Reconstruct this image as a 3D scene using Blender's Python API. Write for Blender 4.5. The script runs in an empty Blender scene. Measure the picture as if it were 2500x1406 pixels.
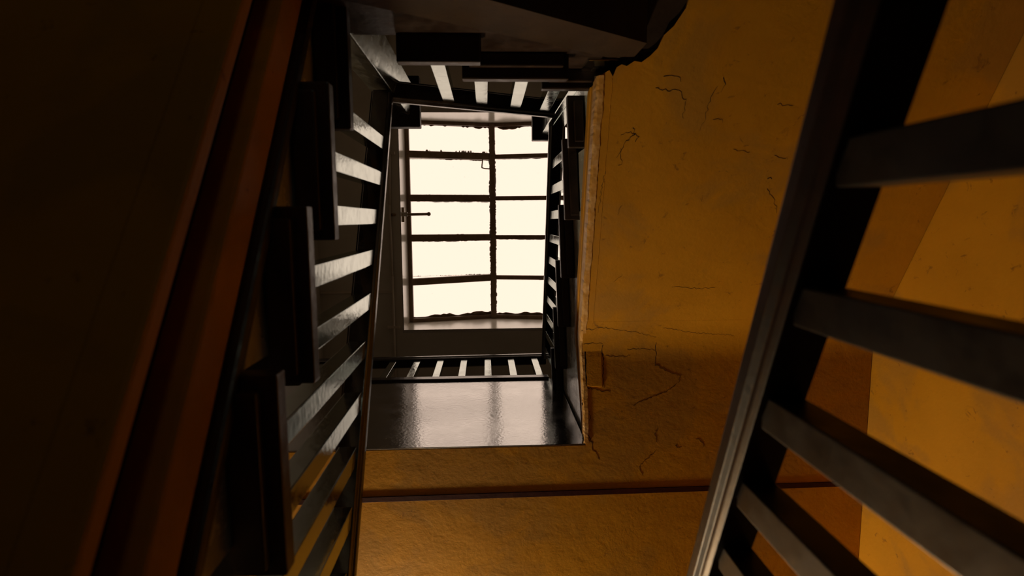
import bpy, bmesh, math, random
from mathutils import Vector, Matrix
random.seed(7)

# ------------------------------------------------------------------ camera
# World: X = right, Y = towards the lower landing, Z = up.  "h" = height above the lens.
W, H = 2500, 1406
FPX = 1411.0
PP = (1250.0, 703.0)
ZEN = (1187.0, 538.0)          # where plumb lines meet in the photograph
ROLL = 0.012
ZC = 1.1                       # lens height above the ground floor
scn = bpy.context.scene
C = scn.collection

zc = Vector((ZEN[0]-PP[0], ZEN[1]-PP[1], FPX)).normalized()
yc = Vector((ROLL, 1, 0)); yc = (yc - zc*yc.dot(zc)).normalized()
xc = yc.cross(zc)
RM = Matrix((xc, yc, zc))      # camera (right, down, forward) -> world
cam_d = bpy.data.cameras.new('camera')
cam_d.sensor_width = 36.0
cam_d.lens = 36.0*FPX/W
cam_d.clip_start = 0.01
cam_d.dof.use_dof = True
cam_d.dof.focus_distance = 3.2
cam_d.dof.aperture_fstop = 3.6
cam = bpy.data.objects.new('camera', cam_d)
C.objects.link(cam)
r = RM @ Vector((1, 0, 0)); u = -(RM @ Vector((0, 1, 0))); b = -(RM @ Vector((0, 0, 1)))
m = Matrix((r, u, b)).transposed().to_4x4()
m.translation = Vector((0, 0, ZC))
cam.matrix_world = m
scn.camera = cam

# ------------------------------------------------------------------ sky, exposure
wd = bpy.data.worlds.new('overcast_sky'); scn.world = wd
wd.use_nodes = True
bg = wd.node_tree.nodes['Background']
bg.inputs[0].default_value = (1.0, 0.775, 0.635, 1)
bg.inputs[1].default_value = 1.32
vs = scn.view_settings
vs.view_transform = 'Standard'; vs.look = 'None'; vs.gamma = 1.0; vs.exposure = 0.0
vs.use_curve_mapping = False
LANDING_FILL_WATTS = 116.0
LANDING_FILL_POS = (-0.62, 2.48, 1.97)     # added lamp out of view, an assumed source for the warm light
HALL_FILL_WATTS = 1.5
HALL_FILL_POS = (0.05, -1.46, -0.15)     # added weak lamp out of view, lifts the left soffit

# portal: only tells the renderer where the sky enters (gives off nothing itself)
pl = bpy.data.lights.new('skylight_portal', 'AREA')
pl.shape = 'RECTANGLE'; pl.size = 1.72; pl.size_y = 2.0
pl.cycles.is_portal = True
po = bpy.data.objects.new('skylight_portal', pl); C.objects.link(po)
po.location = (0.085, 0.02, 5.98+ZC)

# ------------------------------------------------------------------ materials
def mat(name, col, rough=0.5, ior=1.5, noise=None, bump=0.0, bscale=30.0, col2=None, nscale=4.0, rough2=None, detail=6.0, cpos=(0.35, 0.7)):
    mt = bpy.data.materials.new(name); mt.use_nodes = True
    nt = mt.node_tree; N = nt.nodes; L = nt.links
    p = N['Principled BSDF']
    p.inputs['Base Color'].default_value = (*col, 1)
    p.inputs['Roughness'].default_value = rough
    p.inputs['IOR'].default_value = ior
    tc = N.new('ShaderNodeNewGeometry')
    if col2 is not None or rough2 is not None:
        n = N.new('ShaderNodeTexNoise'); n.inputs['Scale'].default_value = nscale; n.inputs['Detail'].default_value = detail
        n.inputs['Roughness'].default_value = 0.62
        L.new(tc.outputs['Position'], n.inputs['Vector'])
        if col2 is not None:
            rp = N.new('ShaderNodeValToRGB')
            rp.color_ramp.elements[0].position = cpos[0]; rp.color_ramp.elements[1].position = cpos[1]
            rp.color_ramp.elements[0].color = (*col, 1); rp.color_ramp.elements[1].color = (*col2, 1)
            L.new(n.outputs['Fac'], rp.inputs['Fac']); L.new(rp.outputs['Color'], p.inputs['Base Color'])
        if rough2 is not None:
            mr = N.new('ShaderNodeMapRange')
            mr.inputs['From Min'].default_value = 0.35; mr.inputs['From Max'].default_value = 0.68
            mr.inputs['To Min'].default_value = rough; mr.inputs['To Max'].default_value = rough2
            L.new(n.outputs['Fac'], mr.inputs['Value']); L.new(mr.outputs['Result'], p.inputs['Roughness'])
    if bump:
        n2 = N.new('ShaderNodeTexNoise'); n2.inputs['Scale'].default_value = bscale; n2.inputs['Detail'].default_value = 8
        L.new(tc.outputs['Position'], n2.inputs['Vector'])
        bp = N.new('ShaderNodeBump'); bp.inputs['Strength'].default_value = bump; bp.inputs['Distance'].default_value = 0.01
        L.new(n2.outputs['Fac'], bp.inputs['Height']); L.new(bp.outputs['Normal'], p.inputs['Normal'])
    return mt

M = {}
M['paint'] = mat('dark_gloss_paint', (0.012, 0.008, 0.0055), 0.07, 8.5, bump=0.05, bscale=55, col2=(0.035, 0.026, 0.018), nscale=26, rough2=0.19)
M['worn'] = mat('worn_dark_newel_paint', (0.030, 0.024, 0.018), 0.13, 10.0, bump=0.05, bscale=40, col2=(0.060, 0.050, 0.038), nscale=20, rough2=0.30)
M['near'] = mat('matt_dark_paint', (0.010, 0.007, 0.005), 0.38, 1.45, bump=0.08, bscale=40, col2=(0.020, 0.015, 0.011), nscale=15, rough2=0.55)
for k_ in ('paint', 'worn'):
    M[k_].node_tree.nodes['Principled BSDF'].inputs['Specular Tint'].default_value = (0.92, 1.0, 0.97, 1)
M['railn'] = mat('matt_dark_rail_paint', (0.014, 0.008, 0.006), 0.45, 1.3, bump=0.05, bscale=60, col2=(0.030, 0.014, 0.010), nscale=18, rough2=0.4)
M['string'] = mat('grey_string_paint', (0.50, 0.49, 0.44), 0.16, 2.6, bump=0.06, bscale=40, col2=(0.66, 0.65, 0.60), nscale=9, rough2=0.38)
M['rail'] = mat('dark_rail_varnish', (0.010, 0.006, 0.004), 0.12, 2.0, bump=0.05, bscale=60, col2=(0.022, 0.012, 0.008), nscale=18, rough2=0.25)
M['tread'] = mat('dark_brown_timber', (0.020, 0.011, 0.007), 0.32, 1.5, bump=0.12, bscale=45, col2=(0.040, 0.020, 0.012), nscale=14, rough2=0.55)
M['fascia'] = mat('dark_gloss_board_paint', (0.012, 0.009, 0.007), 0.085, 8.0, bump=0.05, bscale=70, col2=(0.03, 0.024, 0.02), nscale=9, rough2=0.17)
M['ceil'] = mat('dirty_ceiling_paint', (0.66, 0.61, 0.49), 0.7, bump=0.1, bscale=14, col2=(0.76, 0.71, 0.60), nscale=2.2)
M['reveal'] = mat('cream_reveal_paint', (0.82, 0.75, 0.60), 0.20, 5.0, bump=0.05, bscale=18, col2=(0.93, 0.89, 0.79), nscale=5)
M['bar'] = mat('brown_glazing_bar_paint', (0.20, 0.12, 0.065), 0.5, bump=0.2, bscale=40, col2=(0.32, 0.21, 0.12), nscale=12)
M['putty'] = mat('old_glazing_putty', (0.16, 0.10, 0.05), 0.85, bump=0.4, bscale=60, col2=(0.34, 0.24, 0.14), nscale=30)
M['red'] = mat('oxide_red_batten', (0.055, 0.006, 0.004), 0.6, 1.3, bump=0.1, bscale=40, col2=(0.03, 0.004, 0.003), nscale=9)
M['crack'] = mat('dark_crack', (0.02, 0.010, 0.004), 0.95, bump=0.3, bscale=80)
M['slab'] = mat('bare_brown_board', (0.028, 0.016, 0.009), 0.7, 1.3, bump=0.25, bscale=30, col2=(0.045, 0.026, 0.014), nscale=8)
M['floor'] = mat('worn_floor', (0.07, 0.042, 0.024), 0.5, bump=0.1, bscale=12, col2=(0.11, 0.07, 0.04), nscale=5)
M['metal'] = mat('brass_painted_metal', (0.30, 0.19, 0.08), 0.45, bump=0.1, bscale=40)
M['pale'] = mat('pale_painted_metal', (0.55, 0.50, 0.40), 0.4)
M['cond'] = mat('grey_conduit_paint', (0.72, 0.63, 0.50), 0.35, bump=0.05, bscale=40)

def plaster(name, tiers=None):
    mt = bpy.data.materials.new(name); mt.use_nodes = True
    nt = mt.node_tree; N = nt.nodes; L = nt.links
    p = N['Principled BSDF']; p.inputs['Roughness'].default_value = 0.62; p.inputs['IOR'].default_value = 1.3
    g = N.new('ShaderNodeNewGeometry')
    def noise(s, d=7, r=0.6, dist=0.0):
        n = N.new('ShaderNodeTexNoise'); n.inputs['Scale'].default_value = s; n.inputs['Detail'].default_value = d
        n.inputs['Roughness'].default_value = r; n.inputs['Distortion'].default_value = dist
        L.new(g.outputs['Position'], n.inputs['Vector']); return n
    n1 = noise(2.6); n2 = noise(9, 8, 0.65); n3 = noise(24, 9, 0.7, 0.6)
    r1 = N.new('ShaderNodeValToRGB')
    e = r1.color_ramp.elements
    e[0].position = 0.34; e[0].color = (0.50, 0.222, 0.006, 1)
    e[1].position = 0.66; e[1].color = (0.60, 0.275, 0.010, 1)
    L.new(n1.outputs['Fac'], r1.inputs['Fac'])
    # old repairs showing a greyer, browner coat
    r2 = N.new('ShaderNodeValToRGB'); e = r2.color_ramp.elements
    e[0].position = 0.50; e[0].color = (0, 0, 0, 1); e[1].position = 0.58; e[1].color = (1, 1, 1, 1)
    n4 = noise(3.3, 9, 0.55, 0.4)
    L.new(n4.outputs['Fac'], r2.inputs['Fac'])
    mx = N.new('ShaderNodeMixRGB'); mx.inputs[2].default_value = (0.41, 0.205, 0.030, 1)
    mul = N.new('ShaderNodeMath'); mul.operation = 'MULTIPLY'; mul.inputs[1].default_value = 0.62
    L.new(r2.outputs['Color'], mul.inputs[0]); L.new(mul.outputs[0], mx.inputs[0]); L.new(r1.outputs['Color'], mx.inputs[1])
    # small dark scuffs
    r3 = N.new('ShaderNodeValToRGB'); e = r3.color_ramp.elements
    e[0].position = 0.32; e[0].color = (1, 1, 1, 1); e[1].position = 0.385; e[1].color = (0, 0, 0, 1)
    L.new(n3.outputs['Fac'], r3.inputs['Fac'])
    mx2 = N.new('ShaderNodeMixRGB'); mx2.inputs[2].default_value = (0.16, 0.06, 0.012, 1)
    mul2 = N.new('ShaderNodeMath'); mul2.operation = 'MULTIPLY'; mul2.inputs[1].default_value = 0.6
    L.new(r3.outputs['Color'], mul2.inputs[0]); L.new(mul2.outputs[0], mx2.inputs[0]); L.new(mx.outputs['Color'], mx2.inputs[1])
    last = mx2.outputs['Color']
    if tiers:
        # cream coat and shade-brown tiers of the wall: (height above lens, above?, colour)
        sp = N.new('ShaderNodeSeparateXYZ'); L.new(g.outputs['Position'], sp.inputs[0])
        for hh, above, colr in tiers:
            cmp_ = N.new('ShaderNodeMath'); cmp_.operation = 'GREATER_THAN' if above else 'LESS_THAN'
            cmp_.inputs[1].default_value = hh+ZC; L.new(sp.outputs['Z'], cmp_.inputs[0])
            mt_ = N.new('ShaderNodeMixRGB'); mt_.inputs[2].default_value = (*colr, 1)
            L.new(cmp_.outputs[0], mt_.inputs[0]); L.new(last, mt_.inputs[1]); last = mt_.outputs['Color']
    L.new(last, p.inputs['Base Color'])
    # trowel relief
    add = N.new('ShaderNodeMath'); add.operation = 'MULTIPLY_ADD'; add.inputs[1].default_value = 1.0
    L.new(n2.outputs['Fac'], add.inputs[0])
    w = noise(5, 4, 0.5, 2.2); L.new(w.outputs['Fac'], add.inputs[2])
    bp = N.new('ShaderNodeBump'); bp.inputs['Strength'].default_value = 0.17; bp.inputs['Distance'].default_value = 0.010
    L.new(add.outputs[0], bp.inputs['Height'])
    bp2 = N.new('ShaderNodeBump'); bp2.inputs['Strength'].default_value = 0.22; bp2.inputs['Distance'].default_value = 0.004
    n5 = noise(70, 6, 0.6); L.new(n5.outputs['Fac'], bp2.inputs['Height']); L.new(bp.outputs['Normal'], bp2.inputs['Normal'])
    L.new(bp2.outputs['Normal'], p.inputs['Normal'])
    return mt
M['plaster'] = plaster('ochre_plaster')
CREAM, SHADE_BROWN = (0.68, 0.63, 0.53), (0.060, 0.032, 0.016)  # the brown stands in for shade and holds down bounce from unseen walls
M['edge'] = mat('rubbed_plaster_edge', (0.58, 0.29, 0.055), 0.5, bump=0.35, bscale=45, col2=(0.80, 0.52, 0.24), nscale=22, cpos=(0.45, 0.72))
M['wall'] = plaster('ochre_wall_shaded_below', [(3.16, True, CREAM), (1.30, False, SHADE_BROWN)])
M['wall_shade'] = plaster('shade_brown_wall', [(3.16, True, CREAM), (3.16, False, SHADE_BROWN)])

def glass():
    mt = bpy.data.materials.new('grimy_thin_glass'); mt.use_nodes = True
    nt = mt.node_tree; N = nt.nodes; L = nt.links; N.clear()
    o = N.new('ShaderNodeOutputMaterial')
    tr = N.new('ShaderNodeBsdfTransparent'); tr.inputs[0].default_value = (0.97, 0.965, 0.95, 1)
    tl = N.new('ShaderNodeBsdfTranslucent'); tl.inputs[0].default_value = (0.50, 0.38, 0.25, 1)
    gl = N.new('ShaderNodeBsdfGlossy'); gl.inputs['Roughness'].default_value = 0.05
    fr = N.new('ShaderNodeFresnel'); fr.inputs[0].default_value = 1.2
    g = N.new('ShaderNodeNewGeometry')
    n = N.new('ShaderNodeTexNoise'); n.inputs['Scale'].default_value = 16; n.inputs['Detail'].default_value = 10; n.inputs['Roughness'].default_value = 0.7
    L.new(g.outputs['Position'], n.inputs['Vector'])
    rp = N.new('ShaderNodeValToRGB'); e = rp.color_ramp.elements
    e[0].position = 0.66; e[0].color = (0, 0, 0, 1); e[1].position = 0.95; e[1].color = (0.35, 0.35, 0.35, 1)
    L.new(n.outputs['Fac'], rp.inputs['Fac'])
    m1 = N.new('ShaderNodeMixShader'); L.new(rp.outputs['Color'], m1.inputs[0]); L.new(tr.outputs[0], m1.inputs[1]); L.new(tl.outputs[0], m1.inputs[2])
    m2 = N.new('ShaderNodeMixShader'); L.new(fr.outputs[0], m2.inputs[0]); L.new(m1.outputs[0], m2.inputs[1]); L.new(gl.outputs[0], m2.inputs[2])
    L.new(m2.outputs[0], o.inputs[0])
    return mt
M['glass'] = glass()

def emit(name, col, s):
    mt = bpy.data.materials.new(name); mt.use_nodes = True
    p = mt.node_tree.nodes['Principled BSDF']
    p.inputs['Base Color'].default_value = (0.8, 0.7, 0.5, 1)
    p.inputs['Emission Color'].default_value = (*col, 1); p.inputs['Emission Strength'].default_value = s
    return mt

# ------------------------------------------------------------------ helpers
def P(x, y, h): return Vector((x, y, h+ZC))

def obj(name, bm, mt, parent=None):
    bmesh.ops.recalc_face_normals(bm, faces=bm.faces[:])
    me = bpy.data.meshes.new(name); bm.to_mesh(me); bm.free()
    me.materials.append(M[mt] if isinstance(mt, str) else mt)
    o = bpy.data.objects.new(name, me); C.objects.link(o)
    if parent is not None: o.parent = parent
    return o

def thing(name, label, cat, group=None, loc=(0, 0, 0)):
    o = bpy.data.objects.new(name, None); C.objects.link(o)
    o.empty_display_size = 0.1
    o['label'] = label; o['category'] = cat
    if group: o['group'] = group
    return o

def tag(o, label, cat, group=None):
    o['label'] = label; o['category'] = cat
    if group: o['group'] = group
    return o

def struct(o, label, cat='wall'):
    o['kind'] = 'structure'; o['label'] = label; o['category'] = cat
    return o

def rings(bm, ra, rb):
    """solid between two rings with the same number of points"""
    va = [bm.verts.new(p) for p in ra]; vb = [bm.verts.new(p) for p in rb]
    n = len(ra)
    bm.faces.new(va[::-1]); bm.faces.new(vb)
    for i in range(n):
        bm.faces.new((va[i], va[(i+1) % n], vb[(i+1) % n], vb[i]))
    return bm

def solid(ra, rb, bev=0.0, seg=2):
    bm = bmesh.new(); rings(bm, ra, rb)
    if bev:
        bmesh.ops.recalc_face_normals(bm, faces=bm.faces[:])
        bmesh.ops.bevel(bm, geom=bm.edges[:], offset=bev, segments=seg, profile=0.6, affect='EDGES', clamp_overlap=True)
    return bm

def boxb(x0, x1, y0, y1, h0, h1, bev=0.0):
    a = [P(x0, y0, h0), P(x1, y0, h0), P(x1, y1, h0), P(x0, y1, h0)]
    c = [P(x0, y0, h1), P(x1, y0, h1), P(x1, y1, h1), P(x0, y1, h1)]
    return solid(a, c, bev)

def plan(pts, h0, h1, bev=0.0):
    return solid([P(x, y, h0) for x, y in pts], [P(x, y, h1) for x, y in pts], bev)

def tube(p0, p1, rad, n=10):
    bm = bmesh.new()
    d = (p1-p0).normalized(); a = d.orthogonal().normalized(); c = d.cross(a)
    ra = [p0+rad*(math.cos(t)*a+math.sin(t)*c) for t in [2*math.pi*i/n for i in range(n)]]
    rb = [q+(p1-p0) for q in ra]
    return rings(bm, ra, rb)

def tube_path(pts, rad, n=8):
    bm = bmesh.new()
    for i in range(len(pts)-1):
        d = (pts[i+1]-pts[i]).normalized(); a = d.orthogonal().normalized(); c = d.cross(a)
        e = d*rad*0.3
        ra = [pts[i]-e+rad*(math.cos(2*math.pi*k/n)*a+math.sin(2*math.pi*k/n)*c) for k in range(n)]
        rb = [q+(pts[i+1]-pts[i])+2*e for q in ra]
        rings(bm, ra, rb)
    return bm

def sphere(c, rad, seg=20, rg=12):
    bm = bmesh.new(); bmesh.ops.create_uvsphere(bm, u_segments=seg, v_segments=rg, radius=rad)
    bmesh.ops.translate(bm, vec=c, verts=bm.verts[:]); return bm

# moulded handrail section: u = away from the stairwell, v = up from the underside
RAIL = [(0.012, 0.0), (0.066, 0.0), (0.070, 0.010), (0.070, 0.018), (0.078, 0.026), (0.079, 0.046), (0.070, 0.060), (0.052, 0.066),
        (0.027, 0.066), (0.009, 0.060), (0.000, 0.046), (0.001, 0.026), (0.008, 0.018), (0.008, 0.010)]
def handrail(p0, p1, out, cut0=None, cut1=None, sc=1.0):
    """p0,p1: well-side shoulder of the rail (v=0.046) as (x,y,h); out: unit plan vector away from the well"""
    bm = bmesh.new()
    def ring(p): return [P(p[0]+out[0]*uu*sc, p[1]+out[1]*uu*sc, p[2]+(vv-0.046)*sc) for uu, vv in RAIL]
    rings(bm, ring(p0), ring(p1))
    bmesh.ops.recalc_face_normals(bm, faces=bm.faces[:])
    bmesh.ops.bevel(bm, geom=bm.edges[:], offset=0.0018, segments=2, profile=0.6, affect='EDGES', clamp_overlap=True)
    return bm

def baluster(cx, cy, h0, h1, s=0.044, sy=None, tilt=0.0):
    w = s/2; v = (sy or s)/2
    j = lambda a=0.002: random.uniform(-a, a)
    jx, jy, kx, ky = j(), j(), j(), j()
    a = [P(cx+sx*w+jx, cy+t*v+jy, h0) for sx, t in ((-1, -1), (1, -1), (1, 1), (-1, 1))]
    c = [P(cx+sx*w+kx, cy+t*v+ky, h1) for sx, t in ((-1, -1), (1, -1), (1, 1), (-1, 1))]
    return solid(a, c, 0.0022, 2)

# ------------------------------------------------------------------ the shell of the stairwell
XL, XR, YB, YF, HC, HF = -1.52, 1.51, -1.62, 2.60, 5.30, -1.10
T = 0.12
struct(obj('floor', boxb(XL-T, XR+T, YB-T, YF+T, HF-0.15, HF), 'floor'), 'dark worn floor at the foot of the stairwell', 'floor')
struct(obj('wall_left', boxb(XL-T, XL, YB-T, YF+T, HF, HC), 'wall_shade'), 'wall beyond the left flight, darkened brown in place of shade', 'wall')
struct(obj('wall_right', boxb(XR, XR+T, YB-T, YF+T, HF, HC), 'wall'), 'ochre plastered wall beside the right flight', 'wall')
struct(obj('wall_back', boxb(XL, XR, YB-T, YB, HF, HC), 'wall_shade'), 'end wall behind the short upper flight, darkened brown in place of shade', 'wall')
struct(obj('wall_front', boxb(XL, XR, YF, YF+T, HF, HC), 'wall_shade'), 'end wall behind the landings, darkened brown in place of shade', 'wall')
# ceiling with the skylight opening
SX0, SX1, SY0, SY1 = -0.782, 0.955, -0.985, 1.030
bm = bmesh.new()
for (a0, a1, c0, c1) in ((XL-T, SX0, YB-T, YF+T), (SX1, XR+T, YB-T, YF+T), (SX0, SX1, YB-T, SY0), (SX0, SX1, SY1, YF+T)):
    rings(bm, [P(a0, c0, HC), P(a1, c0, HC), P(a1, c1, HC), P(a0, c1, HC)], [P(a0, c0, HC+0.42), P(a1, c0, HC+0.42), P(a1, c1, HC+0.42), P(a0, c1, HC+0.42)])
struct(obj('ceiling', bm, 'ceil'), 'dim brown painted ceiling around the skylight', 'ceiling')

# ------------------------------------------------------------------ skylight: gabled glazing over a cream kerb
win = thing('window_1', 'bright gabled rooflight of ten panes at the top of the stairwell', 'skylight'); win['kind'] = 'structure'
HE, HR, XM = 5.745, 5.93, 0.068      # eaves, ridge, ridge position
t = 0.035
def gable(y0, y1, name):
    pts = [(SX0, HC+0.002), (SX1, HC+0.002), (SX1, HE), (XM, HR), (SX0, HE)]
    return obj(name, solid([P(x, y0, h) for x, h in pts], [P(x, y1, h) for x, h in pts]), 'reveal', win)
gable(SY0, SY0+0.03, 'kerb_lining'); gable(SY1-0.03, SY1, 'kerb_lining')
obj('kerb_lining', boxb(SX0, SX0+0.012, SY0+0.03, SY1-0.03, HC+0.002, HE), 'reveal', win)
obj('kerb_lining', boxb(SX1-0.012, SX1, SY0+0.03, SY1-0.03, HC+0.002, HE), 'reveal', win)
# side frame members along the eaves
obj('frame', boxb(SX0+0.012, SX0+0.048, SY0+0.03, SY1-0.03, HE-0.035, HE+0.02, 0.004), 'bar', win)
obj('frame', boxb(SX1-0.048, SX1-0.012, SY0+0.03, SY1-0.03, HE-0.035, HE+0.02, 0.004), 'bar', win)
GX0, GX1 = SX0+0.04, SX1-0.04
def gh(x): return HE + (HR-HE)*((x-GX0)/(XM-GX0) if x < XM else (GX1-x)/(GX1-XM))
# end rafters along both gables
for y0, y1 in ((SY0+0.03, SY0+0.062), (SY1-0.066, SY1-0.03)):
    for xa, xb in ((GX0, XM), (XM, GX1)):
        obj('frame', solid([P(xa, y0, gh(xa)-0.05), P(xa, y1, gh(xa)-0.05), P(xa, y1, gh(xa)+0.02), P(xa, y0, gh(xa)+0.02)],
                           [P(xb, y0, gh(xb)-0.05), P(xb, y1, gh(xb)-0.05), P(xb, y1, gh(xb)+0.02), P(xb, y0, gh(xb)+0.02)]), 'bar', win)
# ridge bar
obj('ridge_bar', boxb(XM-0.029, XM+0.027, SY0+0.03, SY1-0.03, HR-0.075, HR+0.03, 0.004), 'bar', win)
rows = [-0.632, -0.221, 0.170, 0.580]
for k, yb in enumerate(rows):
    for side, (xa, xb) in enumerate(((GX0, XM-0.03), (XM+0.028, GX1))):
        w = (0.033, 0.021)[side]; d = (0.06, 0.04)[side]
        dy = (0.004, -0.006, 0.008, 0.012)[k]
        ya, yc2 = (yb+(-0.006, 0.0, -0.004, 0.020)[k], yb) if side == 0 else (yb, yb+(0.0, 0.004, 0.002, 0.0)[k])
        obj('glazing_bar', solid([P(xa, ya-w, gh(xa)-d), P(xa, ya+w, gh(xa)-d), P(xa, ya+w, gh(xa)+0.012), P(xa, ya-w, gh(xa)+0.012)],
                                 [P(xb, yc2-w, gh(xb)-d), P(xb, yc2+w, gh(xb)-d), P(xb, yc2+w, gh(xb)+0.012), P(xb, yc2-w, gh(xb)+0.012)], 0.004), 'bar', win)
edges = [SY0+0.045]+rows+[SY1-0.045]
for k in range(5):
    for xa, xb in ((GX0, XM-0.01), (XM+0.01, GX1)):
        y0, y1 = edges[k]+0.006, edges[k+1]-0.006
        obj('pane', solid([P(xa, y0, gh(xa)+0.014), P(xb, y0, gh(xb)+0.014), P(xb, y1, gh(xb)+0.014), P(xa, y1, gh(xa)+0.014)],
                          [P(xa, y0, gh(xa)+0.018), P(xb, y0, gh(xb)+0.018), P(xb, y1, gh(xb)+0.018), P(xa, y1, gh(xa)+0.018)]), 'glass', win)
# ragged putty and moss lines clinging to the bars under the glass
def putty(p0, p1, nrm, wmin, wmax, n, holes=0.0):
    bm = bmesh.new(); w = wmin
    top = None; base = None; prev = None
    for i in range(n+1):
        f = i/n
        w = max(wmin, min(wmax, w+random.uniform(-1, 1)*(wmax-wmin)*0.45))
        ww = 0.0005 if random.random() < holes else w
        q = p0.lerp(p1, f); o_ = q+nrm*ww
        ring = [q, o_, o_+Vector((0, 0, 0.006)), q+Vector((0, 0, 0.006))]
        vs_ = [bm.verts.new(v) for v in ring]
        if prev:
            for a in range(4): bm.faces.new((prev[a], prev[(a+1) % 4], vs_[(a+1) % 4], vs_[a]))
        else: bm.faces.new(vs_[::-1])
        prev = vs_
    bm.faces.new(prev)
    return bm
Yp, Yn = Vector((0, 1, 0)), Vector((0, -1, 0))
for k, yb in enumerate(rows):
    pa, pb = P(GX0, yb-0.03, gh(GX0)+0.004), P(XM-0.03, yb-0.03, gh(XM-0.03)+0.004)
    obj('putty', putty(pa, pb, Yn, 0.001, 0.030 if k == 0 else 0.008, 150, 0.35), 'putty', win)
    pa, pb = P(GX0, yb+0.03, gh(GX0)+0.004), P(XM-0.03, yb+0.03, gh(XM-0.03)+0.004)
    obj('putty', putty(pa, pb, Yp, 0.003, 0.010, 90), 'putty', win)
    pa, pb = P(XM+0.03, yb+0.018, gh(XM+0.03)+0.004), P(GX1, yb+0.018, gh(GX1)+0.004)
    obj('putty', putty(pa, pb, Yp, 0.003, 0.010, 50), 'putty', win)
for xa, xb in ((GX0, XM-0.03), (XM+0.028, GX1)):
    obj('putty', putty(P(xa, SY1-0.064, gh(xa)-0.01), P(xb, SY1-0.064, gh(xb)-0.01), Yn, 0.010, 0.040, 26), 'putty', win)
    obj('putty', putty(P(xa, SY0+0.060, gh(xa)-0.01), P(xb, SY0+0.060, gh(xb)-0.01), Yp, 0.004, 0.030, 40), 'putty', win)
for s, nx in ((-0.029, -1), (0.027, 1)):
    obj('putty', putty(P(XM+s, SY0+0.06, HR-0.03), P(XM+s, SY1-0.06, HR-0.03), Vector((nx, 0, 0)), 0.001, 0.009, 160, 0.3), 'putty', win)

# bent latch hook hanging beside the ridge bar
lt = obj('latch_hook', tube_path([P(-0.028, -0.60, 5.86), P(-0.034, -0.555, 5.86), P(-0.037, -0.522, 5.86), P(-0.010, -0.512, 5.86), P(0.042, -0.510, 5.87)], 0.006), 'metal')
tag(lt, 'small bent metal latch hook beside the rooflight ridge bar', 'hook')

# screw-jack handle that works the skylight
hd = thing('skylight_opener', 'thin rod opener with cross block at the left rooflight frame', 'window opener')
obj('rod', tube(P(-0.848, -0.055, 5.285), P(-0.76, -0.058, 5.36), 0.013), 'metal', hd)
obj('rod', tube(P(-0.76, -0.058, 5.36), P(-0.535, -0.062, 5.42), 0.013), 'metal', hd)
obj('knob', sphere(P(-0.530, -0.062, 5.421), 0.019, 14, 8), 'metal', hd)
obj('block', solid([P(-0.775, -0.078, 5.34), P(-0.718, -0.078, 5.355), P(-0.718, -0.042, 5.355), P(-0.775, -0.042, 5.34)],
                   [P(-0.775, -0.078, 5.372), P(-0.718, -0.078, 5.387), P(-0.718, -0.042, 5.387), P(-0.775, -0.042, 5.372)], 0.004), 'pale', hd)
obj('bracket', boxb(-0.781, -0.752, -0.125, 0.01, 5.39, 5.42, 0.004), 'metal', hd)

# conduit clipped to the ceiling
cd = thing('ceiling_conduit', 'thin painted conduit running along the ceiling left of the rooflight', 'conduit')
obj('pipe', tube_path([P(-0.838, -1.6, 5.286), P(-0.846, -0.86, 5.286), P(-0.866, -0.145, 5.286), P(-0.860, 0.5, 5.286), P(-0.860, 2.58, 5.286)], 0.0105), 'cond', cd)
for yy in (0.97, -0.6):
    obj('clip', boxb(-0.915, -0.805, yy-0.012, yy+0.012, 5.274, 5.30, 0.003), 'cond', cd)
cd2 = obj('ceiling_batten', boxb(-1.519, -0.872, 0.632, 0.654, 5.284, 5.30, 0.003), 'cond')
tag(cd2, 'narrow batten crossing the ceiling from the conduit to the left wall', 'batten')

# ------------------------------------------------------------------ stairs
RISE = 0.175
TT = 0.036                        # tread thickness
def xr(y, x0): return x0+0.04*y   # the right side of the well runs slightly askew

def sloped_prism(name, pts, mt, parent, bev=0.0):
    """pts: ((x,y,hbot,htop), ...) plan corners with own bottom and top height"""
    return obj(name, solid([P(a, c, h0) for a, c, h0, h1 in pts], [P(a, c, h1) for a, c, h0, h1 in pts], bev), mt, parent)

def crack(path, hfun, parent, w=0.002, mt='crack', taper=True):
    """thin dark crack lying in a soffit: path of (x,y)"""
    pts = []
    for i in range(len(path)-1):
        a, c = Vector(path[i]), Vector(path[i+1]); n = max(2, int((c-a).length/0.007))
        d = (c-a).normalized(); nn = Vector((-d.y, d.x))
        for k in range(n):
            pts.append(a.lerp(c, k/n)+nn*random.uniform(-0.0036, 0.0036))
    pts.append(Vector(path[-1]))
    bm = bmesh.new(); prev = None
    N_ = len(pts)
    for i, q in enumerate(pts):
        d = (pts[min(i+1, N_-1)]-pts[max(i-1, 0)])
        d = d.normalized() if d.length > 1e-6 else Vector((1, 0))
        nn = Vector((-d.y, d.x))
        f = i/(N_-1); ww = 0.62*w*random.uniform(0.3, 1.3)*((1-f*0.75) if taper else 1)
        ring = []
        for s, dz in ((-1, -0.0008), (1, -0.0008), (1, 0.004), (-1, 0.004)):
            x, y = q+nn*ww*s; ring.append(P(x, y, hfun(x, y)+dz))
        v = [bm.verts.new(p) for p in ring]
        if prev:
            for a in range(4): bm.faces.new((prev[a], prev[(a+1) % 4], v[(a+1) % 4], v[a]))
        else: bm.faces.new(v[::-1])
        prev = v
    bm.faces.new(prev)
    return obj('crack', bm, mt, parent)

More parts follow.
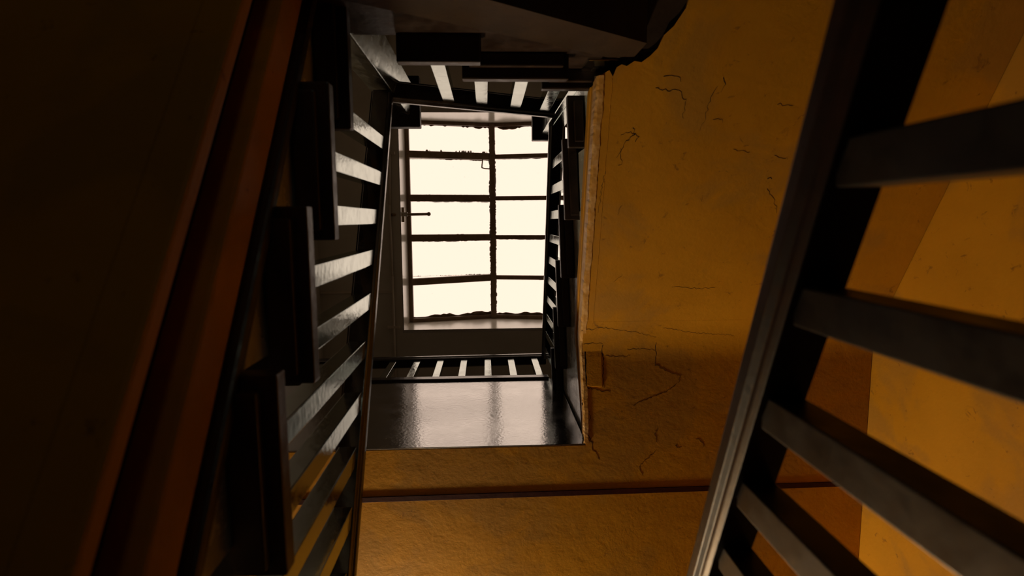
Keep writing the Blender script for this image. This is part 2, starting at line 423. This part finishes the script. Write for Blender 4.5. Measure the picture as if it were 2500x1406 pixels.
# ---- left flight: rises away from the lower landing (towards -Y)
LF = thing('stair_flight', 'dark timber flight climbing on the left with stepped tread ends', 'stairs')
def hl_s(y): return 0.687-0.70*y            # soffit of the left flight
XTL, XSL, XPL = -0.300, -0.372, -0.360      # tread end, string face, plaster band face
left_noses = []
for k in range(6):                           # 0.50 .. 1.375
    h = 0.500+RISE*k; yn = 1.005-0.242*k
    left_noses.append((yn, h))
    t0 = obj('tread', boxb(XL+0.002, XTL, yn-0.305, yn, h-TT, h, 0.004), 'tread', LF)
    obj('moulding', boxb(XSL+0.004, XTL-0.022, yn-0.285, yn-0.020, h-TT-0.022, h-TT, 0.004), 'tread', t0)
    obj('riser', boxb(XL+0.002, XSL-0.004, yn-0.075, yn-0.055, h-RISE, h-TT, 0.0), 'tread', LF)
obj('riser', boxb(XL+0.002, XSL-0.004, -0.447-0.075, -0.447-0.055, 1.375, 1.55-TT), 'tread', LF)
# cut string: stepped top edge, raking lower edge
pts = []
y_hi, y_lo = -0.50, 1.28
prof = [(y_lo, 0.325-0.04)]
prof = []
for yn, h in left_noses:
    prof += [(yn-0.055, h-RISE-TT), (yn-0.055, h-TT)]
prof += [(-0.447-0.055, 1.375-TT), (-0.447-0.055, 1.55-TT), (-0.56, 1.55-TT)]
ylast = -0.56
low = [(ylast, hl_s(ylast)+0.27), (1.005-0.055, hl_s(0.95)+0.10)]
poly = prof+low
obj('string_board', solid([P(XSL, y, h) for y, h in poly], [P(XSL-0.035, y, h) for y, h in poly]), 'string', LF)
# plastered waist with mouldings along its well edge
def band(x_face, depth, h0, h1, y0, y1, mt, name, sgn, hs, parent, bev=0.003):
    f = (lambda y: x_face) if not callable(x_face) else x_face
    a = [P(f(y0), y0, hs(y0)+h0), P(f(y0)+sgn*depth, y0, hs(y0)+h0), P(f(y0)+sgn*depth, y0, hs(y0)+h1), P(f(y0), y0, hs(y0)+h1)]
    c = [P(f(y1), y1, hs(y1)+h0), P(f(y1)+sgn*depth, y1, hs(y1)+h0), P(f(y1)+sgn*depth, y1, hs(y1)+h1), P(f(y1), y1, hs(y1)+h1)]
    return obj(name, solid(a, c, bev), mt, parent)
YA, YZ = -0.50, 1.05
band(XPL-0.045, 0.03, 0.001, 0.30, YA, YZ, 'slab', 'shaded_recess_band', -1, hl_s, LF)  # dark board colour puts the shade into the recess
band(XPL+0.004, 0.06, -0.002, 0.032, YA, YZ, 'plaster', 'edge_bead', -1, hl_s, LF, 0.006)
band(XPL+0.004, 0.06, 0.135, 0.225, YA, YZ, 'plaster', 'plaster_moulding', -1, hl_s, LF, 0.006)
band(XPL+0.010, 0.060, 0.262, 0.292, YA, YZ, 'tread', 'timber_moulding', -1, hl_s, LF, 0.006)
sloped_prism('soffit', [(XL+0.002, YZ, hl_s(YZ), hl_s(YZ)+0.06), (XPL-0.017, YZ, hl_s(YZ), hl_s(YZ)+0.06), (XPL-0.017, YA, hl_s(YA), hl_s(YA)+0.06), (XL+0.002, YA, hl_s(YA), hl_s(YA)+0.06)], 'plaster', LF)
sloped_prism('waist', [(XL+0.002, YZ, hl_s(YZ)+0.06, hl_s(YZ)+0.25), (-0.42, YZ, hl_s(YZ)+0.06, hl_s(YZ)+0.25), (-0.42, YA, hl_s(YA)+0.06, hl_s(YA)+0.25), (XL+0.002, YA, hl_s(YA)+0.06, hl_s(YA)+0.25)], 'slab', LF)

# ---- short flight across the far end with its two quarter platforms (rises towards +X)
SF = thing('stair_flight.001', 'short dark flight of two steps between two corner platforms across the far end', 'stairs')
YTE = -0.396
HSA = hl_s(YA)                                  # soffit under the first platform (about 1.04)
HSB = 1.54
p1 = [(XL+0.002, -0.447), (-0.432, -0.447), (-0.432, -0.602), (-0.333, -0.602), (-0.333, -0.470), (-0.22, -0.470), (-0.22, YTE), (-0.010, YTE), (-0.010, YB+0.002), (XL+0.002, YB+0.002)]
obj('platform', plan(p1, 1.55-TT, 1.55, 0.003), 'tread', SF)
for xn, h in ((-0.063, 1.725), (0.179, 1.900)):
    t0 = obj('tread', boxb(xn, xn+0.302, YB+0.002, YTE-(0.012 if xn > 0 else 0), h-TT, h, 0.004), 'tread', SF)
    obj('moulding', boxb(xn+0.02, xn+0.285, YTE-0.066, YTE-0.03, h-TT-0.022, h-TT, 0.004), 'tread', t0)
    obj('riser', boxb(xn+0.055, xn+0.075, YB+0.002, YTE-0.075, h-RISE, h-TT), 'tread', SF)
obj('riser', boxb(0.475, 0.495, YB+0.002, YTE-0.085, 1.90, 2.075-TT), 'tread', SF)
p2 = [(0.420, YB+0.002), (0.420, -0.425), (xr(-0.42, 0.300), -0.425), (xr(-0.25, 0.300), -0.250), (XR-0.002, -0.250), (XR-0.002, YB+0.002)]
obj('platform', plan(p2, 2.075-TT, 2.075, 0.003), 'tread', SF)
YST = YTE-0.068
prof = [(-0.36, 1.55-TT), (-0.008, 1.55-TT), (-0.008, 1.725-TT), (0.234, 1.725-TT), (0.234, 1.90-TT), (0.475, 1.90-TT), (0.475, 2.075-TT), (0.52, 2.075-TT), (0.52, HSB+0.12), (0.42, HSB+0.12), (-0.30, HSA+0.20), (-0.36, HSA+0.20)]
obj('string_board', solid([P(x, YST, h) for x, h in prof], [P(x, YST-0.035, h) for x, h in prof]), 'tread', SF)
xs0, xs1 = -0.30, 0.42
def ht_s(x): return HSA+(HSB-HSA)*min(1, max(0, (x-xs0)/(xs1-xs0)))
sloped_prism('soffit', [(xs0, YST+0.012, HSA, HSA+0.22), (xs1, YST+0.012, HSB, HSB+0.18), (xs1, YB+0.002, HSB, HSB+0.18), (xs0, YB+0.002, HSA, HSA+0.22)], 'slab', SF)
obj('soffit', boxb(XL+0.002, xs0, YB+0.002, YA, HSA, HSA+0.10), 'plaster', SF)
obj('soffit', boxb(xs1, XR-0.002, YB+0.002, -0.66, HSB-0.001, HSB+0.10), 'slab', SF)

# ---- right flight: rises towards the upper landing (+Y)
RF = thing('stair_flight.002', 'dark timber flight climbing on the right above a cracked ochre soffit', 'stairs')
HL = 3.150                                      # upper landing floor
HLS = 2.160                                     # its soffit
CR = 0.464                                      # crease between raking and level soffit
def hr_s(y): return HLS if y >= CR else HLS-0.55*(CR-y)
right = []
for k in range(5):                              # B..F
    h = 2.250+RISE*k+0.005*k; yn = -0.304+0.242*k
    right.append((yn, h))
    x0, x1 = xr(yn, 0.302), xr(yn+0.305, 0.302)
    t0 = obj('tread', plan([(x0, yn), (XR-0.002, yn), (XR-0.002, yn+0.305), (x1, yn+0.305)], h-TT, h, 0.004), 'tread', RF)
    obj('moulding', plan([(x0+0.020, yn+0.02), (x0+0.050, yn+0.02), (x1+0.050, yn+0.287), (x1+0.020, yn+0.287)], h-TT-0.022, h-TT, 0.003), 'tread', t0)
    obj('riser', boxb(xr(yn, 0.362), XR-0.002, yn+0.055, yn+0.075, h-RISE, h-TT), 'tread', RF)
# tread end of the platform below step B, with its moulding
obj('moulding', plan([(xr(-0.4, 0.320), -0.405), (xr(-0.4, 0.350), -0.405), (xr(-0.26, 0.350), -0.268), (xr(-0.26, 0.320), -0.268)], 2.075-TT-0.022, 2.075-TT, 0.003), 'tread', RF)
XS = 0.358
prof = [(-0.44, 2.075-TT)]
for yn, h in right:
    prof += [(yn+0.055, h-RISE-TT), (yn+0.055, h-TT)]
prof += [(0.906+0.02, right[-1][1]-TT), (0.926, HL-0.02), (0.98, HL-0.02)]
low = [(0.98, HLS+0.06), (CR, HLS+0.17), (-0.44, hr_s(-0.44)+0.17)]
poly = prof+low
obj('string_board', solid([P(xr(y, XS), y, h) for y, h in poly], [P(xr(y, XS)+0.03, y, h) for y, h in poly]), 'string', RF)
XP = 0.343
yJ = -0.405
def pband(x0, d, a0, a1, b0, b1, name, bev=0.003, mt='plaster', ye=0.868):
    # raking piece then level piece tapering towards the landing corner
    def sec(y, h0, h1): return [P(xr(y, x0), y, hr_s(y)+h0), P(xr(y, x0)+d, y, hr_s(y)+h0), P(xr(y, x0)+d, y, hr_s(y)+h1), P(xr(y, x0), y, hr_s(y)+h1)]
    obj(name, solid(sec(yJ, a0, a1), sec(CR, a0, a1), bev), mt, RF)
    obj(name, solid(sec(CR, a0, a1), sec(ye, b0, b1), bev), mt, RF)
pband(XP, 0.05, 0.003, 0.205, 0.003, 0.075, 'plaster_band')
def ragged_edge(dx, wid, top, bot, tag_name, mt_, y0_, y1_, amp, n=150):
    bm = bmesh.new(); prev = None
    a_ = b_ = c_ = 0.0
    for i in range(n+1):
        f = i/n; y = y0_+(y1_-y0_)*f
        k_ = 1.0 if y < CR else 1-0.62*(y-CR)/(0.868-CR)
        a_ = 0.6*a_+random.uniform(-amp, amp); b_ = 0.6*b_+random.uniform(-amp, amp); c_ = 0.6*c_+random.uniform(-amp, amp)
        x = xr(y, XP)+dx
        ring = [(x+a_, bot+0.010*k_), (x+0.006+b_, bot), (x+wid+c_, bot), (x+wid, bot+0.02), (x+0.012, top*k_), (x+0.004, top*k_+b_)]
        v = [bm.verts.new(P(px_, y, hr_s(y)+hh)) for px_, hh in ring]
        if prev:
            for q in range(6): bm.faces.new((prev[q], prev[(q+1) % 6], v[(q+1) % 6], v[q]))
        else: bm.faces.new(v[::-1])
        prev = v
    bm.faces.new(prev)
    return obj(tag_name, bm, mt_, RF)
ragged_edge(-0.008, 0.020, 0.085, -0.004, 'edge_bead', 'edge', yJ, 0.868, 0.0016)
ragged_edge(0.030, 0.006, 0.03, -0.0015, 'edge_ridge', 'plaster', yJ+0.01, 0.44, 0.0010)
pband(XP-0.004, 0.014, 0.135, 0.160, 0.045, 0.058, 'plaster_ridge', 0.005)
# raking soffit with a broken plaster edge at the far corner
jag = [(xr(yJ, XP), yJ), (0.352, -0.418), (0.364, -0.402), (0.372, -0.425), (0.385, -0.432), (0.400, -0.428), (0.420, -0.440), (0.440, -0.437), (0.462, -0.452), (0.480, -0.470), (0.492, -0.500), (0.515, -0.52), (0.54, -0.56), (0.56, -0.66)]
outl = jag+[(XR-0.002, -0.66), (XR-0.002, CR), (xr(CR, XP), CR)]
bm = solid([P(x, y, hr_s(y)) for x, y in outl], [P(x, y, hr_s(y)+0.014) for x, y in outl])
S1 = obj('soffit', bm, 'plaster', RF)
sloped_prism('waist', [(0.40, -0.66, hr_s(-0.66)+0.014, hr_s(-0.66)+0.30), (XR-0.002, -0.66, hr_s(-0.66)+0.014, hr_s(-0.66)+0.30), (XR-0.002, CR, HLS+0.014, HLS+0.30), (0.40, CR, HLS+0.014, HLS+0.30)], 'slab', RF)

# ---- upper landing
UL = thing('stair_landing', 'upper landing with glossy dark fascia board and ochre underside', 'landing')
YLE = 0.872
obj('floor_boards', plan([(XL+0.002, YLE-0.004), (xr(YLE, 0.305), YLE-0.004), (xr(YLE, 0.305), YLE+0.06), (XR-0.002, YLE+0.06), (XR-0.002, YF-0.002), (XL+0.002, YF-0.002)], HL-0.03, HL, 0.003), 'tread', UL)
obj('fascia_board', boxb(XL+0.002, xr(YLE, XP)+0.004, YLE, YLE+0.022, HLS+0.004, HL-0.03, 0.002), 'fascia', UL)
obj('curb', boxb(XL+0.002, xr(YLE, 0.30), YLE-0.012, YLE+0.016, HL-0.052, HL+0.004, 0.004), 'rail', UL)
S2 = obj('soffit', plan([(XL+0.002, YLE+0.006), (xr(YLE, XP), YLE+0.006), (xr(CR, XP), CR), (XR-0.002, CR), (XR-0.002, YF-0.002), (XL+0.002, YF-0.002)], HLS, HLS+0.03), 'plaster', UL)
obj('slab', boxb(XL+0.002, XR-0.002, YLE+0.07, YF-0.002, HLS+0.03, HL-0.03), 'slab', UL)
obj('slab', boxb(0.45, XR-0.002, CR, YLE+0.07, HLS+0.03, HLS+0.3), 'slab', UL)
tb = obj('trim_1', solid([P(XL+0.002, 1.071, HLS-0.0045), P(XL+0.002, 1.092, HLS-0.0045), P(XL+0.002, 1.092, HLS), P(XL+0.002, 1.071, HLS)],
                         [P(XR-0.002, 1.052, HLS-0.0045), P(XR-0.002, 1.073, HLS-0.0045), P(XR-0.002, 1.073, HLS), P(XR-0.002, 1.052, HLS)], 0.0008), 'red')
struct(tb, 'thin dark red batten fixed across the underside of the upper landing', 'trim')

# un-project helper for marks on the soffits (pixel -> point on the soffit it lies in)
def px_soffit(px, py):
    d = RM @ Vector((px-PP[0], py-PP[1], FPX))
    x, y, z = d*(HLS/d.z)
    if y < CR:
        k = (HLS-0.55*CR)/(d.z-0.55*d.y); x, y, z = d*k
    return (x, y)
CA = 0.085
def hr_c(y):
    if abs(y-CR) >= CA: return hr_s(y)
    t_ = (y-CR+CA)/(2*CA)
    return (1-t_)**2*hr_s(CR-CA)+2*t_*(1-t_)*HLS+t_**2*HLS
bm = bmesh.new(); nseg = 40; prev = None
for i in range(nseg+1):
    y = CR-CA+2*CA*i/nseg
    x0 = xr(y, XP)+0.001
    v = [bm.verts.new(P(x0, y, hr_c(y)-0.0003)), bm.verts.new(P(XR-0.002, y, hr_c(y)-0.0003)), bm.verts.new(P(XR-0.002, y, hr_s(y)+0.006)), bm.verts.new(P(x0, y, hr_s(y)+0.006))]
    if prev:
        for a in range(4):
            f_ = bm.faces.new((prev[a], prev[(a+1) % 4], v[(a+1) % 4], v[a]))
    else: bm.faces.new(v[::-1])
    prev = v
bm.faces.new(prev)
obj('cove', bm, 'plaster', RF)
hs = lambda x, y: hr_c(y)
def cr(pp, w=0.002, parent=None):
    q = [px_soffit(*p) for p in pp]
    return crack(q, hs, parent or (S1 if q[0][1] < CR else S2), w)
for pp, w in (
    ([(1420, 985), (1438, 1005), (1442, 1020), (1432, 1038), (1430, 1052)], 0.0022),
    ([(1430, 1052), (1444, 1080), (1446, 1095), (1455, 1108), (1463, 1122)], 0.0024),
    ([(1600, 835), (1601, 890), (1630, 908), (1662, 917), (1655, 935)], 0.0016),
    ([(1652, 937), (1620, 960), (1585, 972), (1545, 990)], 0.0014),
    ([(1478, 869), (1530, 870), (1538, 868)], 0.0014),
    ([(1530, 853), (1570, 851), (1600, 854)], 0.0016),
    ([(1425, 943), (1450, 951), (1490, 957)], 0.0030),
    ([(1650, 1086), (1652, 1092), (1664, 1090)], 0.0018),
    ([(1600, 1050), (1602, 1080)], 0.0012),
    ([(1700, 1070), (1712, 1078), (1718, 1090)], 0.0012),
    ([(1600, 1100), (1560, 1140), (1568, 1160)], 0.0009)): cr(pp, w, S2)
for pp, w in (
    ([(1545, 312), (1550, 330), (1530, 345), (1520, 360), (1505, 385)], 0.0022),
    ([(1550, 345), (1560, 335), (1540, 322), (1515, 330)], 0.0013),
    ([(1515, 362), (1518, 400), (1508, 404)], 0.0014),
    ([(1478, 418), (1468, 470), (1460, 520)], 0.0014),
    ([(1600, 216), (1630, 220), (1660, 219), (1665, 240), (1674, 243), (1668, 290)], 0.0012),
    ([(1620, 189), (1640, 184), (1658, 192), (1662, 200)], 0.0014),
    ([(1753, 210), (1735, 240), (1720, 290), (1708, 320)], 0.0014),
    ([(1765, 190), (1770, 205), (1760, 225)], 0.0016),
    ([(1740, 295), (1765, 290), (1763, 300)], 0.0010),
    ([(1898, 255), (1936, 258)], 0.0012),
    ([(1875, 434), (1884, 437)], 0.0030),
    ([(1873, 460), (1885, 480), (1893, 500), (1896, 520)], 0.0010),
    ([(1790, 365), (1830, 372)], 0.0010),
    ([(1890, 382), (1920, 386)], 0.0010),
    ([(1518, 500), (1508, 525)], 0.0010),
    ([(1500, 690), (1515, 675), (1520, 670)], 0.0009),
    ([(1420, 806), (1470, 800), (1540, 808), (1600, 822)], 0.0014),
    ([(1620, 800), (1700, 812), (1790, 818)], 0.0010),
    ([(1640, 700), (1700, 704), (1745, 702)], 0.0007)): cr(pp, w, S1)
# missing lump of plaster by the landing corner and a squared old patch with open joints
a = px_soffit(1427, 1065)
bm = bmesh.new(); bmesh.ops.create_icosphere(bm, subdivisions=2, radius=1)
for v in bm.verts: v.co *= random.uniform(0.7, 1.3)
bmesh.ops.scale(bm, vec=(0.008, 0.022, 0.002), verts=bm.verts[:]); bmesh.ops.translate(bm, vec=P(a[0], a[1], HLS), verts=bm.verts[:])
obj('broken_plaster', bm, 'crack', S2)
q = [px_soffit(*p) for p in ((1424, 840), (1468, 842), (1471, 945), (1428, 942))]
obj('repair_patch', solid([P(x, y, HLS-0.004) for x, y in q], [P(x, y, HLS+0.004) for x, y in q], 0.003), 'plaster', S2)
cr([(1470, 841), (1473, 880), (1472, 915), (1475, 948)], 0.0034, S2)
cr([(1424, 840), (1445, 836), (1470, 838)], 0.0024, S2)
cr([(1432, 872), (1434, 890), (1436, 903)], 0.0026, S2)

# ---- lower landing and the lowest right flight (beside and below the lens)
HLL = 0.325
LL = thing('stair_landing.001', 'lower landing at the near end of the stairwell below the left flight', 'landing')
obj('floor_boards', boxb(XL+0.002, XR-0.002, 1.10, YF-0.002, HLL-0.03, HLL, 0.003), 'tread', LL)
obj('slab', boxb(XL+0.002, XR-0.002, 1.12, YF-0.002, HLL-0.35, HLL-0.03), 'plaster', LL)
NF = thing('stair_flight.003', 'lowest dark flight climbing from the floor on the right', 'stairs')
for k in range(8):
    h = HLL-0.165*(k+1); yn = 1.10-0.30*(k+1)+0.0
    if yn+0.34 < YB+0.1: break
    y0 = max(yn, YB+0.01)
    obj('tread', plan([(0.30+0.06*y0, y0), (XR-0.002, y0), (XR-0.002, yn+0.34), (0.30+0.06*(yn+0.34), yn+0.34)], h-TT, h, 0.004), 'tread', NF)
    obj('riser', boxb(0.39, XR-0.002, yn+0.04, yn+0.06, h-0.165, h-TT), 'tread', NF) if yn > YB else None
nf = lambda y: -0.29+0.55*(y-0.0)
sloped_prism('waist', [(0.37, 1.10, nf(1.1)-0.22, nf(1.1)-0.09), (XR-0.002, 1.10, nf(1.1)-0.22, nf(1.1)-0.09), (XR-0.002, -1.30, nf(-1.3)-0.0899, nf(-1.3)-0.09+0.001), (0.37, -1.30, nf(-1.3)-0.0899, nf(-1.3)-0.09+0.001)], 'plaster', NF)

# ------------------------------------------------------------------ railings
# left
R1 = thing('stair_railing', 'dark railing of the left flight with square balusters up to a capped newel', 'railing')
hrl = lambda y: 1.912-0.642*y
obj('handrail', handrail((-0.330, 1.12, hrl(1.12)), (-0.334, -0.47, hrl(-0.47)), (-1, 0)), 'rail', R1)
yy = [-0.264+0.125*k for k in range(-1, 10)]
def tread_h(y):
    best = 0.325
    for yn, h in left_noses+[(-0.447, 1.55)]:
        if y <= yn: best = h
    return best
for y in yy:
    if y < -0.30: continue
    obj('baluster', baluster(-0.369, y, tread_h(y)-0.001, hrl(y)-0.046+0.004+0.0, 0.046), 'paint', R1)
NX0, NX1, NY0, NY1 = -0.430, -0.335, -0.600, -0.465
th = math.radians(18); ns = 0.108; bx_, by_ = NX1, NY1           # the post stands turned a little
npl = [(bx_, by_), (bx_+ns*math.sin(th), by_-ns*math.cos(th)), (bx_+ns*math.sin(th)-ns*math.cos(th), by_-ns*math.cos(th)-ns*math.sin(th)), (bx_-ns*math.cos(th), by_-ns*math.sin(th))]
obj('newel_post', plan(npl, 1.30, 2.685, 0.004), 'worn', R1)
obj('newel_cap', boxb(NX0-0.043, NX1+0.043, NY0-0.043, NY1+0.045, 2.68, 2.745, 0.004), 'tread', R1)
obj('newel_finial', boxb(NX0-0.01, NX1+0.01, NY0-0.01, NY1+0.01, 2.745, 2.80, 0.012), 'tread', R1)
# far end
R2 = thing('stair_railing.001', 'short dark railing crossing the far end between the two newels', 'railing')
hrt = lambda x: 2.428+0.505*x
obj('handrail', handrail((NX1-0.01, -0.440, hrt(NX1-0.01)), (0.30, -0.440, hrt(0.30)), (0, -1)), 'rail', R2)
for x in (-0.134, -0.014, 0.116, 0.238):
    hb = 1.55 if x < -0.063 else (1.725 if x < 0.179 else 1.90)
    obj('baluster', baluster(x*1.04+0.002, -0.479, hb-0.001, hrt(x)-0.046+0.004, 0.044), 'paint', R2)
# right
R3 = thing('stair_railing.002', 'dark railing of the right flight seen edge-on beside the rooflight', 'railing')
hrr = lambda y: 3.255+0.70*y
obj('handrail', handrail((xr(-0.47, 0.333), -0.47, hrr(-0.47)), (xr(0.95, 0.333), 0.95, hrr(0.95)), (1, 0)), 'rail', R3)
for k in range(10):
    y = -0.283+0.1275*k
    if y > 0.9: break
    hb = 2.075
    for yn, h in right:
        if y >= yn: hb = h
    obj('baluster', baluster(xr(y, 0.372), y, hb-0.001, hrr(y)-0.046+0.004, 0.044), 'paint', R3)
QX0, QX1, QY0, QY1 = 0.299, 0.392, -0.570, -0.456
obj('newel_post', boxb(QX0, QX1, QY0, QY1, 1.72, 3.205, 0.004), 'paint', R3)
obj('newel_groove', boxb(QX0+0.030, QX0+0.036, QY1, QY1+0.003, 1.8, 3.20), 'paint', R3)
obj('newel_cap', boxb(QX0-0.043, QX1+0.043, QY0-0.043, QY1+0.024, 3.20, 3.265, 0.004), 'tread', R3)
obj('newel_finial', boxb(QX0-0.01, QX1+0.01, QY0-0.01, QY1+0.01, 3.265, 3.32, 0.012), 'tread', R3)
# upper landing
R4 = thing('stair_railing.003', 'level dark railing with evenly spaced balusters along the upper landing edge', 'railing')
obj('handrail', handrail((XL+0.004, 0.921, 3.875), (xr(0.95, 0.333)+0.03, 0.921, 3.935), (0, 1)), 'rail', R4)
for k in range(13):
    x = 0.3155-0.1585*k
    if x < XL+0.05: break
    obj('baluster', baluster(x, 0.962, HL-0.001, 3.875+0.032*(x-XL)-0.042, 0.043), 'paint', R4)
# lowest right railing, close to the lens
R5 = thing('stair_railing.004', 'thick blurred dark handrail and balusters nearest the camera on the right', 'railing')
hrn = lambda y: 0.645+0.54*y
xn_ = lambda y: 0.330+0.06*y
obj('handrail', handrail((xn_(-1.55), -1.55, hrn(-1.55)), (xn_(1.02), 1.02, hrn(1.02)), (1, 0), sc=1.12), 'railn', R5)
for k in range(-7, 7):
    y = -0.052+0.155*k
    if y > 0.98: break
    kk = math.ceil((1.10-y)/0.30); hb = HLL-0.165*kk
    obj('baluster', baluster(xn_(y)+0.047, y, max(hb, HF)-0.001, hrn(y)-0.05+0.004, 0.047), 'near', R5)
obj('newel_post', boxb(0.36, 0.47, 1.02, 1.13, 0.10, 1.40, 0.004), 'near', R5)

# ------------------------------------------------------------------ two added fill lamps, out of view
def fill_lamp(name, label, pos, wall_pt, watts, tint=(1.0, 0.78, 0.48)):
    lp = thing(name, label, 'lamp')
    lx, ly, lh = pos; wx, wy = wall_pt
    dx, dy = lx-wx, ly-wy; dl = math.hypot(dx, dy); dx, dy = dx/dl, dy/dl
    obj('backplate', tube(P(wx, wy, lh-0.10), P(wx+dx*0.02, wy+dy*0.02, lh-0.10), 0.05, 20), 'metal', lp)
    obj('arm', tube_path([P(wx+dx*0.02, wy+dy*0.02, lh-0.10), P(lx, ly, lh-0.10), P(lx, ly, lh-0.06)], 0.010), 'metal', lp)
    rad = 0.075
    obj('globe', sphere(P(lx, ly, lh), rad, 24, 14), emit(name+'_opal_glass', tint, watts/(4*math.pi**2*rad*rad)), lp)
fill_lamp('fill_lamp', 'added warm globe lamp out of view, lighting the soffits from over the lower landing', LANDING_FILL_POS, (LANDING_FILL_POS[0], YF), LANDING_FILL_WATTS)
fill_lamp('fill_lamp.001', 'added dim globe lamp out of view, lifting the left soffit', HALL_FILL_POS, (HALL_FILL_POS[0], YB), HALL_FILL_WATTS, (1.0, 0.95, 0.70))

# smooth normals on round things
for o in bpy.data.objects:
    if o.type == 'MESH' and o.name.split('.')[0] in ('globe', 'knob', 'pipe', 'rod', 'arm', 'latch_hook'):
        for f in o.data.polygons: f.use_smooth = True
